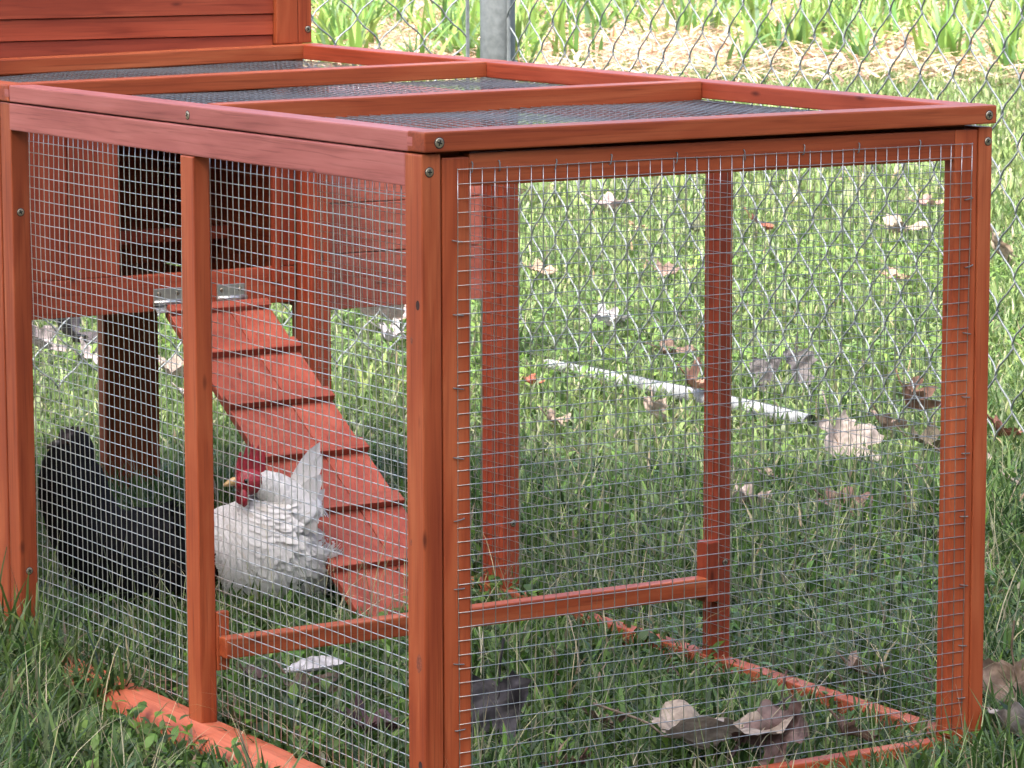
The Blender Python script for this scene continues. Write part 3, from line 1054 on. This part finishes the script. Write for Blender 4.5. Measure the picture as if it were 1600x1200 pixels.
TAN, PALE, BRN, DRK, RUST, GREY = (.34, .25, .16), (.55, .47, .42), (.16, .095, .06), (.035, .028, .028), (.27, .09, .05), (.30, .27, .26)
leaves = [
    ((325, 96), 'large crumpled grey tan leaf lying inside the run behind the front bottom rail', 205, (.23, .175, .125), .2, .10, -.18, .35, .3, 3, 34, (.36, .30, .24)),
    ((398, 58), 'dark brown leaf with pale speckles standing beside the large crumpled grey leaf', 105, (.085, .045, .035), 4.5, 1.0, .3, .6, .4, 5, 44, (.17, .12, .11)),
    ((200, 128), 'reddish brown leaf low at the bottom edge beside the front stile', 75, (.17, .09, .07), 2.2, .5, .1, .7, .4, 5, 16, None),
    ((614, -34), 'grey brown leaf lying against the foot of the front right post', 135, (.27, .215, .16), -.5, .2, -.3, .5, .4, 5, 32, (.36, .31, .28)),
    ((698, 70), 'big glossy brown leaf standing on edge right of the front right post', 125, (.12, .08, .045), 4.9, 1.1, .3, .4, .3, 3, 48, (.24, .17, .13)),
    ((214, 285), 'nearly black curled leaf standing in the grass right of the corner post', 125, (.010, .0085, .009), 4.6, 1.15, .3, .35, .3, 3, 46, (.05, .045, .05)),
    ((85, 330), 'dark purplish leaf lying in the grass left of the corner post', 90, (.06, .035, .045), .9, .3, .3, .7, .5, 5, 26, (.10, .04, .035)),
    ((1465, 1385), 'large pale leaf hanging over at the end of the white pipe', 125, (.26, .215, .185), -.8, .75, .2, .7, .5, 5, 50, (.33, .28, .25)),
    ((1820, 1690), 'brown tuft like crumpled leaf beside the fence near the right post', 90, (.20, .11, .07), .3, .9, .4, 1.2, .8, 7, 45, (.09, .05, .04)),
    ((1840, 2085), 'dark grey pointed leaf standing upright beyond the fence, left one of a pair', 80, (.055, .05, .05), 4.5, 1.1, .3, .4, .5, 3, 45, (.11, .10, .10)),
    ((1925, 2120), 'dark grey leaf standing upright beyond the fence, right one of a pair', 85, (.06, .055, .055), 4.9, 1.1, -.2, .4, .5, 3, 48, (.14, .125, .12)),
    ((1668, 2062), 'reddish brown curled leaf lying across the white pipe', 85, (.22, .10, .07), .8, .5, .5, .9, .6, 5, 36, (.36, .22, .15)),
    ((1640, 1415), 'dark olive brown leaf lying at the foot of the fence beside the right post', 90, (.10, .08, .05), .2, .5, .2, .6, .5, 5, 25, None),
    ((1480, 1190), 'pale pinkish leaf in the grass seen just left of the right post', 85, (.46, .36, .34), .9, .3, .1, .7, .4, 5, 22, (.30, .24, .23)),
    ((1150, 1184), 'folded whitish leaf with a dark underside right of the middle post', 70, (.55, .50, .48), -.3, .2, .1, .5, .9, 3, 20, (.20, .14, .12)),
    ((1232, 1080), 'long dark brown ragged leaf lying in the grass between the right posts', 95, (.085, .05, .04), -.5, .3, .2, .8, .6, 7, 20, (.16, .09, .07)),
    ((2052, 2915), 'grey and black ragged leaf lying beyond the fence left of the middle post', 90, (.16, .15, .15), .2, .25, .2, .8, .6, 7, 25, (.50, .47, .46)),
    ((3415, 4320), 'small red brown leaf far out on the lawn just right of the middle post', 80, (.22, .07, .04), .3, .7, .2, .6, .3, 3, 35, (.12, .04, .03)),
    ((3215, 4300), 'dark green black leaf far out on the lawn just left of the middle post', 85, (.05, .06, .03), .4, .5, .3, .7, .4, 5, 30, (.11, .12, .06)),
    ((3630, 4035), 'long pale leaf lying on the lawn near the upper right of the mesh', 130, (.58, .52, .44), .1, .15, .2, .5, .5, 3, 26, (.28, .22, .16)),
    ((3430, 5010), 'pale pinkish leaf lying high up the lawn left of the middle post', 125, (.52, .42, .42), .3, .15, .1, .5, .3, 5, 22, None),
    ((2990, 3217), 'pink tan leaf lying on the lawn towards the right post', 85, (.55, .36, .28), .7, .2, .2, .5, .4, 5, 24, (.42, .28, .22)),
    ((2640, 3590), 'brown curled leaf on the lawn left of the middle post with dark edge', 70, (.25, .17, .13), -.3, .4, .3, .9, .5, 5, 26, (.10, .07, .06)),
    ((2415, 3735), 'tan papery leaf on the lawn just right of the rear post', 80, (.46, .36, .27), .5, .35, .3, .7, .4, 5, 26, None),
    ((1968, 2560), 'thin brown leaf lying flat beyond the fence beside the middle post', 80, (.17, .11, .08), .1, .1, .2, .4, .3, 3, 16, None),
    ((3145, 4440), 'small orange tinted leaf far out on the lawn', 60, (.45, .24, .13), .9, .3, .1, .5, .4, 3, 24, (.5, .38, .3)),
    ((4130, 4560), 'faded pink leaf far out on the lawn beside the right post', 85, (.46, .30, .28), .2, .2, .1, .5, .4, 5, 24, None),
    ((1315, 1935), 'small curled tan leaf right of the rear post', 55, (.50, .40, .32), .6, .5, .4, 1.0, .5, 5, 24, None),
    ((1500, 1922), 'tan narrow leaf standing up in the grass before the white pipe', 60, (.40, .31, .25), 1.1, 1.2, .1, .5, .4, 3, 30, None),
    ((1510, 2312), 'small red leaf in the grass beside the rear post', 45, (.38, .10, .06), .2, .4, .2, .6, .4, 5, 24, None),
    ((3380, 3365), 'brown leaf standing on edge behind the fence at the right of the coop', 120, (.15, .09, .06), .5, 1.1, .2, .5, .4, 5, 60, (.45, .36, .26)),
    ((1000, 3080), 'black crumpled leaf heap on the grass beyond the house legs', 130, (.035, .03, .032), .4, .9, .2, 1.0, .7, 5, 62, (.07, .06, .065)),
    ((960, 3110), 'pale grey crumpled leaf left of the black crumpled one', 100, (.42, .39, .42), .3, .9, .4, .9, .5, 5, 45, (.25, .22, .24)),
    ((1010, 2950), 'flat pale grey leaf below the black crumpled one', 130, (.46, .42, .42), .1, .3, .2, .6, .3, 5, 26, (.30, .27, .28)),
    ((1640, 3080), 'heap like pale pinkish leaf seen under the nest box', 170, (.50, .41, .40), .2, .5, .3, .9, .5, 5, 52, (.34, .28, .28)),
    ((1580, 2900), 'grey ragged leaf below the pale pinkish one under the nest box', 110, (.30, .27, .27), .8, .3, .2, .8, .6, 7, 28, (.5, .47, .46)),
    ((1812, 1452), 'red brown leaf on the grass just right of the coop below the fence', 75, (.20, .08, .055), .6, .6, .3, .7, .5, 5, 30, None),
    ((1532, 1066), 'pale leaf half hidden in the grass at the right edge', 60, (.48, .42, .38), .2, .5, .1, .6, .4, 5, 26, None),
    ((1026, 2690), 'pale tan leaf seen between house leg and ramp', 95, (.52, .44, .38), .4, .4, .2, .7, .4, 5, 32, None),
    ((920, 2410), 'whitish leaf lying just behind the upper ramp', 70, (.58, .54, .52), .9, .4, .2, .7, .4, 5, 32, None),
    ((128, 532), 'brown leaf with a white upper side lying inside the run below the perch', 95, (.14, .09, .06), -.6, .35, .2, .7, .4, 5, 22, (.22, .16, .12)),
    ((98, 600), 'dark brown leaf at the foot of the middle post on the long side', 60, (.09, .05, .045), .4, .6, .2, .7, .4, 5, 26, None),
    ((1700, 1590), 'curled brown leaf in the grass between the large pale leaf and the fence', 80, (.17, .11, .08), .9, .5, .2, .8, .5, 5, 30, (.30, .22, .17)),
    ((1590, 1270), 'grey brown leaf sunk in the grass just before the fence by the right post', 95, (.22, .17, .14), .3, .3, .2, .7, .5, 5, 26, (.36, .30, .27)),
    ((1010, 1010), 'small dark brown leaf between the middle post and the right post', 60, (.10, .06, .045), 1.4, .4, .2, .7, .5, 5, 22, None),
    ((1290, 1330), 'dull tan leaf in the grass between pipe end and middle post', 65, (.28, .21, .16), .2, .4, .1, .6, .4, 5, 24, (.18, .13, .10)),
    ((480, 60), 'small brown curled leaf in front of the right bottom rail', 70, (.15, .09, .065), .5, .6, .1, .8, .5, 5, 26, None),
    ((300, 215), 'brown leaf between the black curled leaf and the large grey one', 70, (.13, .085, .06), 1.9, .4, .2, .7, .5, 5, 24, None),
    ((640, 260), 'brown leaf in the grass right of the coop above the standing one', 75, (.20, .13, .09), .7, .5, .2, .7, .5, 5, 30, None),
    ((1335, 848), 'small pale leaf deep in the grass right of the coop', 45, (.5, .45, .42), .4, .4, .1, .6, .4, 5, 22, None),
]
for i, (p, lab, sz, c, rot, ti, ro, cu, fo, lo, z, c2) in enumerate(leaves):
    if max(c) > .4:
        c = tuple(a * k for a, k in zip(c, (.66, .62, .58)))
        c2 = tuple(a * k for a, k in zip(c2, (.72, .68, .64))) if c2 else None
    if p[1] > 1000:
        sz, z = sz * 1.2, z * 1.1
    dry_leaf(p, lab, sz, c, rot - .55, ti, ro, cu, fo, lo, z, i, col2=c2)
dry_leaf((137, 526), 'small white feather lying on the brown leaf below the perch', 62, (.42, .41, .42), -.4, -.12, .25, .15, .25, 0, 42, 77, cat='feather', aspect=.45, name='feather', group='loose feathers', col2=(.5, .49, .5))
# a twig across the big leaf
mb = MB()
mb.tube([V(318, 44, -590), V(345, 60, -574), V(385, 90, -560), V(452, 118, -548)], [.0022, .0020, .0017, .001], 7)
tag(mb.build('twig', plain('dark_twig', (.03, .016, .012), .8, 0, .3, 120), smooth=True), 'thin dark twig lying over the large crumpled grey tan leaf', 'twig')


# ------------------------------------------------------------------ grass
def ribbon_field(name, P, length, width, lean, az, cols, mat, levels=3, bend=1.0, z0=0.0, twist=.5):
    """bent, tapering blades; P (n,2) metres"""
    n = len(P)
    t = np.linspace(0, 1, levels + 1)
    d = np.stack([np.cos(az), np.sin(az)], 1)
    sa = az + np.pi / 2 + rng.uniform(-twist, twist, n)
    s = np.stack([np.cos(sa), np.sin(sa)], 1)
    verts = np.zeros((n, levels * 2 + 1, 3), np.float32)
    for i, tt in enumerate(t):
        ang = lean * (.35 + bend * .95 * tt)
        hor = length * tt * np.sin(ang)
        ver = length * tt * np.cos(ang * .92)
        c = np.concatenate([P + d * hor[:, None], (ver + z0)[:, None]], 1)
        w = width * (1.0 if i == 0 else (1.15 - .75 * tt ** 1.6)) * .5
        if i < levels:
            verts[:, 2 * i, :2] = c[:, :2] - s * w[:, None]
            verts[:, 2 * i + 1, :2] = c[:, :2] + s * w[:, None]
            verts[:, 2 * i, 2] = c[:, 2]
            verts[:, 2 * i + 1, 2] = c[:, 2]
        else:
            verts[:, 2 * i] = c
    k = levels * 2 + 1
    base = (np.arange(n) * k)[:, None]
    q = []
    for i in range(levels - 1):
        q.append(base + np.array([[2 * i, 2 * i + 1, 2 * i + 3, 2 * i + 2]]))
    quads = np.concatenate(q, 0) if q else np.zeros((0, 4), int)
    tris = base + np.array([[2 * levels - 2, 2 * levels - 1, 2 * levels]])
    cc = np.repeat(np.concatenate([cols, np.ones((n, 1))], 1), k, 0)
    return verts.reshape(-1, 3), quads, tris, cc


def merge(parts):
    vs_, qs, ts, cs, k = [], [], [], [], 0
    for v, q, t, c in parts:
        vs_.append(v)
        qs.append(q + k)
        ts.append(t + k)
        cs.append(c)
        k += len(v)
    return np.concatenate(vs_), np.concatenate(qs), np.concatenate(ts), np.concatenate(cs)


def scatter(n, s0, s1, h0, h1):
    s = rng.uniform(s0, s1, n)
    w = h0 + (h1 - h0) * (s - s0) / (s1 - s0)
    # as many per area at the wide end
    keep = rng.uniform(0, max(h0, h1), n) < w
    s, w = s[keep], w[keep]
    t = rng.uniform(-1, 1, len(s)) * w
    P = np.stack([CG.x + FW.x * s + RT.x * t, CG.y + FW.y * s + RT.y * t], 1)
    x, y = P[:, 0] * 1000, P[:, 1] * 1000          # nothing grows through the timber
    solid = (x > -55) & (x < -12) & (y > -22) & (y < 600)
    solid |= (x > 577) & (x < 599) & (y > 0) & (y < 420)
    solid |= (y > -1) & (y < 21) & (x > -40) & (x < 600)
    return P[~solid]


def lump(P, f, seed):
    rg = np.random.default_rng(seed)
    v = np.zeros(len(P))
    for k in range(7):
        a = rg.uniform(0, 6.28)
        fr = f * rg.uniform(.5, 2.2)
        v += np.sin((P[:, 0] * math.cos(a) + P[:, 1] * math.sin(a)) * fr + rg.uniform(0, 6.28))
    return np.clip(.5 + v / 7, 0, 1)


def pick(n, table):
    w = np.array([t[0] for t in table], float)
    ix = rng.choice(len(table), n, p=w / w.sum())
    c = np.array([t[1] for t in table])[ix]
    return c * rng.uniform(.6, 1.4, (n, 1)) * rng.uniform(.92, 1.08, (n, 3))


GREENS = [(5, (.058, .110, .026)), (4, (.085, .145, .036)), (3.5, (.034, .068, .020)), (2, (.13, .20, .05)), (.7, (.30, .28, .16)), (.4, (.22, .16, .10))]
LEAFY = [(4, (.060, .125, .022)), (3, (.10, .19, .034)), (1.6, (.15, .25, .045)), (2, (.035, .075, .020))]
SUNLIT_YELLOWER = [(5, (.15, .22, .065)), (4, (.20, .265, .085)), (2.5, (.11, .17, .05)), (1.7, (.33, .34, .19)), (.4, (.30, .23, .14))]  # yellower and paler; sunlight and haze of the distance put into the colour


def height(P):        # trodden and nibbled low inside the run and along its foot
    x, y = P[:, 0] * 1000, P[:, 1] * 1000
    h = np.ones(len(P))
    h[(x > -15) & (x < 580) & (y > 20) & (y < 1370)] = .66
    h[(x > -150) & (x < -10) & (y < 620) & (y > -100)] = .45
    h[(x > 365) & (x < 550) & (y > 740) & (y < 980)] = .45
    h[(x > 0) & (x < 620) & (y > -90) & (y < 25)] = .6
    return h


def blades(P, lmin, lmax, wmin, wmax, table, levels, bend=1.0, leanmax=1.1, clump=9):
    n = len(P)
    lp = lump(P, clump, 5)
    ln = (rng.uniform(lmin, lmax, n)) * (.55 + .8 * lp) * height(P)
    wd = rng.uniform(wmin, wmax, n)
    lean = rng.uniform(.1, leanmax, n)
    az = rng.uniform(0, 2 * np.pi, n)
    return ribbon_field('', P, ln, wd, lean, az, pick(n, table), GRASS, levels, bend)


def grass_patch(name, parts):
    v, q, t, c = merge(parts)
    return fast_mesh(name, v, q, t, c, GRASS)


near = [blades(scatter(112000, 2.55, 4.95, 1.0, 1.4), .035, .08, .0024, .0052, GREENS, 3, 1.3, 1.3),
        blades(scatter(50000, 2.55, 4.95, 1.0, 1.4), .03, .065, .0045, .0085, LEAFY, 4, 1.5, 1.35)]
Pn = scatter(5200, 2.55, 4.95, 1.0, 1.4)
near.append(ribbon_field('', Pn, rng.uniform(.07, .135, len(Pn)), rng.uniform(.0007, .0014, len(Pn)), rng.uniform(.1, 1.2, len(Pn)), rng.uniform(0, 6.28, len(Pn)),
                         pick(len(Pn), [(3, (.30, .30, .16)), (2, (.42, .38, .24)), (2, (.20, .24, .10))]), GRASS, 4, .8))
grass_patch('grass', near)
mid = [blades(scatter(170000, 4.95, 9.2, 1.4, 2.3), .022, .055, .0028, .0055, GREENS[:2] + SUNLIT_YELLOWER, 3, 1.2),
       blades(scatter(18000, 4.95, 9.2, 1.4, 2.3), .03, .06, .007, .011, SUNLIT_YELLOWER[:3], 3, 1.4, 1.3)]
grass_patch('grass', mid)
far = [blades(scatter(9000, E0 - .5, 30, 3.2, 5.6), .05, .12, .008, .016, SUNLIT_YELLOWER[:3], 2, 1.1),
       blades(scatter(110000, 9.2, E0 + 1.6, 2.3, 3.6), .04, .085, .006, .012, SUNLIT_YELLOWER, 2, 1.1)]
grass_patch('grass', far)

# tall clumps of coarse grass in the near left corner, outside the run
Pc = []
for k in range(70):
    s, t = rng.uniform(2.9, 3.75), rng.uniform(-.62, -.18)
    c = CG + FW * s + RT * t
    Pc.append(np.array([[c.x, c.y]]) + rng.normal(0, .02, (26, 2)))
Pc = np.concatenate(Pc)
Pc = Pc[((Pc[:, 0] < -.06) | (Pc[:, 1] > .62)) & (Pc[:, 0] < -.0) & ((Pc[:, 1] > .62) | (Pc[:, 0] < -.17))]
grass_patch('grass', [blades(Pc, .06, .115, .002, .005, GREENS, 4, 1.3, 1.15)])


# broad-leaved weeds among the grass: little oval leaves on short stems
def weeds(P, size0, size1, table, zmin, zmax):
    n = len(P)
    L_, W_ = rng.uniform(size0, size1, n), None
    W_ = L_ * rng.uniform(.35, .6, n)
    az = rng.uniform(0, 6.28, n)
    tilt = rng.uniform(-.2, .9, n)
    z = rng.uniform(zmin, zmax, n)
    d = np.stack([np.cos(az) * np.cos(tilt), np.sin(az) * np.cos(tilt), np.sin(tilt)], 1)
    s = np.stack([-np.sin(az), np.cos(az), np.zeros(n)], 1)
    up = np.cross(d, s)
    up *= np.sign(up[:, 2:3] + 1e-9)
    c = np.concatenate([P, z[:, None]], 1)
    rows = []
    for t, w, h in ((0, .12, 0), (.3, .9, .03), (.62, .85, .02), (1, .06, -.12)):
        for sg in (-1, 1):
            rows.append(c + d * (L_ * t)[:, None] + s * (W_ * w * .5 * sg)[:, None] + up * (L_ * (h + .08 * abs(sg) * w))[:, None])
        if t == 0:
            pass
    v = np.stack(rows, 1)
    b = (np.arange(n) * 8)[:, None]
    q = np.concatenate([b + np.array([[2 * i, 2 * i + 1, 2 * i + 3, 2 * i + 2]]) for i in range(3)], 0)
    cc = np.repeat(np.concatenate([pick(n, table), np.ones((n, 1))], 1), 8, 0)
    return v.reshape(-1, 3), q, np.zeros((0, 3), int), cc


WEED = [(3, (.085, .17, .03)), (2, (.12, .22, .035)), (2, (.055, .11, .03))]
Pw = scatter(23000, 2.6, 4.95, 1.0, 1.4)
Pw = Pw[lump(Pw, 7, 9) > .52]
Pw2 = scatter(14000, 4.95, 8.5, 1.0, 1.6)
Pw2 = Pw2[lump(Pw2, 4, 12) > .62]
grass_patch('ground_weeds', [weeds(Pw, .011, .024, WEED, .008, .036), weeds(Pw2, .014, .028, [(3, (.13, .22, .045)), (2, (.17, .27, .05))], .015, .04)])

# ------------------------------------------------------------------ the stubble field beyond the lawn
ST = [(4, (.42, .32, .22)), (3, (.34, .22, .145)), (2, (.52, .42, .32)), (1.6, (.19, .10, .06))]
Ps = scatter(70000, E0 - .2, 33, 3.2, 6.0)
az = rng.uniform(0, 6.28, len(Ps))
v, q, t, c = ribbon_field('', Ps, rng.uniform(.10, .30, len(Ps)), rng.uniform(.008, .022, len(Ps)), rng.uniform(3.45, 4.1, len(Ps)), az, pick(len(Ps), ST), STRAW, 2, .1,
                          z0=rng.uniform(.0, .09, len(Ps)), twist=1.5)
fast_mesh('straw_litter', v, q, t, c, STRAW)
Pb = scatter(900, E0, 33, 3.2, 6.0)               # cut stalks still standing in their rows
row = np.round((Pb[:, 0] * .9 + Pb[:, 1] * .44) / .55) * .55
v, q, t, c = ribbon_field('', Pb, rng.uniform(.06, .17, len(Pb)), rng.uniform(.014, .028, len(Pb)), rng.uniform(.0, .5, len(Pb)), rng.uniform(0, 6.28, len(Pb)),
                          pick(len(Pb), [(3, (.42, .25, .13)), (2, (.50, .36, .20)), (1, (.25, .12, .06))]), STRAW, 2, .1)
fast_mesh('stubble', v, q, t, c, STRAW)
SH = [(4, (.16, .27, .055)), (3, (.21, .31, .075)), (2, (.10, .20, .05)), (1, (.15, .25, .12))]
Pg = []
for k in range(820):
    s = rng.uniform(E0 + .6, 33)
    t_ = rng.uniform(-1, 1) * (3.2 + (s - E0) / 18 * 2.8)
    dens = .5 + .5 * math.sin(s * .9 + t_ * .55 + 1.2) * math.sin(t_ * 1.1 + .4)
    if rng.random() > .35 + .65 * dens:
        continue
    c_ = CG + FW * s + RT * t_
    Pg.append(np.array([[c_.x, c_.y]]) + rng.normal(0, .05, (int(rng.integers(10, 26)), 2)))
Pg = np.concatenate(Pg)
v, q, t, c = ribbon_field('', Pg, rng.uniform(.16, .40, len(Pg)), rng.uniform(.016, .034, len(Pg)), rng.uniform(.1, .95, len(Pg)), rng.uniform(0, 6.28, len(Pg)), pick(len(Pg), SH), GRASS, 4, 1.0)
fast_mesh('young_shoots', v, q, t, c, GRASS)

# ------------------------------------------------------------------ the tree whose shade lies over the coop (it stands out of the picture)
tree = thing('shade_tree', 'big broad leaved tree out of the picture that shades the coop', 'tree', (-4.4, -4.0, 0))
BARK = plain('grey_bark', (.17, .14, .11), .9, 0, .4, 12, .8)
mb = MB()
T0 = Vector((-4.4, -4.0, 0))


def tp(*q):
    return T0 + Vector(q)


mb.tube([tp(0, 0, -.1), tp(0, 0, .4), tp(.05, .05, 1.6), tp(.3, .2, 3.2), tp(.9, .6, 5.0)], [.36, .28, .24, .2, .13], 18)
for (a, b, c) in ((tp(.1, .1, 2.4), tp(1.3, .8, 3.8), tp(2.6, 1.6, 4.8)), (tp(.3, .2, 3.2), tp(1.2, 1.6, 4.6), tp(1.8, 2.6, 5.4)), (tp(.3, .2, 3.2), tp(-.2, 1.2, 4.6), tp(-.4, 2.0, 5.6)), (tp(.1, .1, 2.4), tp(1.4, -.3, 3.9), tp(2.6, -.2, 5.0))):
    mb.tube([a, b, c], [.12, .08, .03], 10)
mb.build('trunk', BARK, tree, smooth=True)
n = 26000
ctr = np.array([(-2.2, -1.9, 5.4), (-1.3, -1.4, 5.1), (-3.2, -2.5, 5.9), (-1.9, -3.1, 5.6), (-3.5, -.9, 6.2), (-1.0, -2.5, 5.3), (-2.6, -1.0, 6.3)])
rad = np.array([1.3, 1.05, 1.25, 1.1, 1.2, .95, 1.1])
ix = rng.integers(0, len(ctr), n)
d = rng.normal(0, 1, (n, 3))
d /= np.linalg.norm(d, axis=1)[:, None]
P = ctr[ix] + d * (rad[ix] * rng.uniform(.25, 1, n) ** .45)[:, None] * np.array([1, 1, .72])
a = rng.normal(0, 1, (n, 3)); a /= np.linalg.norm(a, axis=1)[:, None]
b = np.cross(a, rng.normal(0, 1, (n, 3))); b /= np.linalg.norm(b, axis=1)[:, None]
sz = rng.uniform(.07, .13, n)[:, None]
v = np.stack([P - a * sz, P + b * sz * .7, P + a * sz, P - b * sz * .7], 1).reshape(-1, 3)
q = (np.arange(n) * 4)[:, None] + np.array([[0, 1, 2, 3]])
cc = np.repeat(np.concatenate([pick(n, [(2, (.06, .11, .025)), (1, (.09, .15, .03))]), np.ones((n, 1))], 1), 4, 0)
WP = WPOS[tree.name]
fast_mesh('crown', v - np.array(WP)[None] * 0, q, np.zeros((0, 3), int), cc, GRASS, 'stuff', tree)

# unseen tree belt added round behind the camera to darken the wire's reflections
n = 30000
fa = math.atan2(FW.y, FW.x)
ba = rng.uniform(fa + 1.25, fa + 2 * math.pi - 1.25, n)
br = rng.uniform(9, 13, n)
bh = rng.uniform(0, 1, n) ** .8 * (5.2 + 1.6 * np.sin(ba * 7) + 1.0 * np.sin(ba * 17 + 1))
P = np.stack([CAM.x + np.cos(ba) * br, CAM.y + np.sin(ba) * br, bh], 1)
a = rng.normal(0, 1, (n, 3)); a /= np.linalg.norm(a, axis=1)[:, None]
b = np.cross(a, rng.normal(0, 1, (n, 3))); b /= np.linalg.norm(b, axis=1)[:, None]
sz = rng.uniform(.14, .30, n)[:, None]
v = np.stack([P - a * sz, P + b * sz * .7, P + a * sz, P - b * sz * .7], 1).reshape(-1, 3)
q = (np.arange(n) * 4)[:, None] + np.array([[0, 1, 2, 3]])
cc = np.repeat(np.concatenate([pick(n, [(2, (.045, .085, .02)), (1, (.07, .12, .025))]), np.ones((n, 1))], 1), 4, 0)
fast_mesh('added_treeline', v, q, np.zeros((0, 3), int), cc, GRASS)
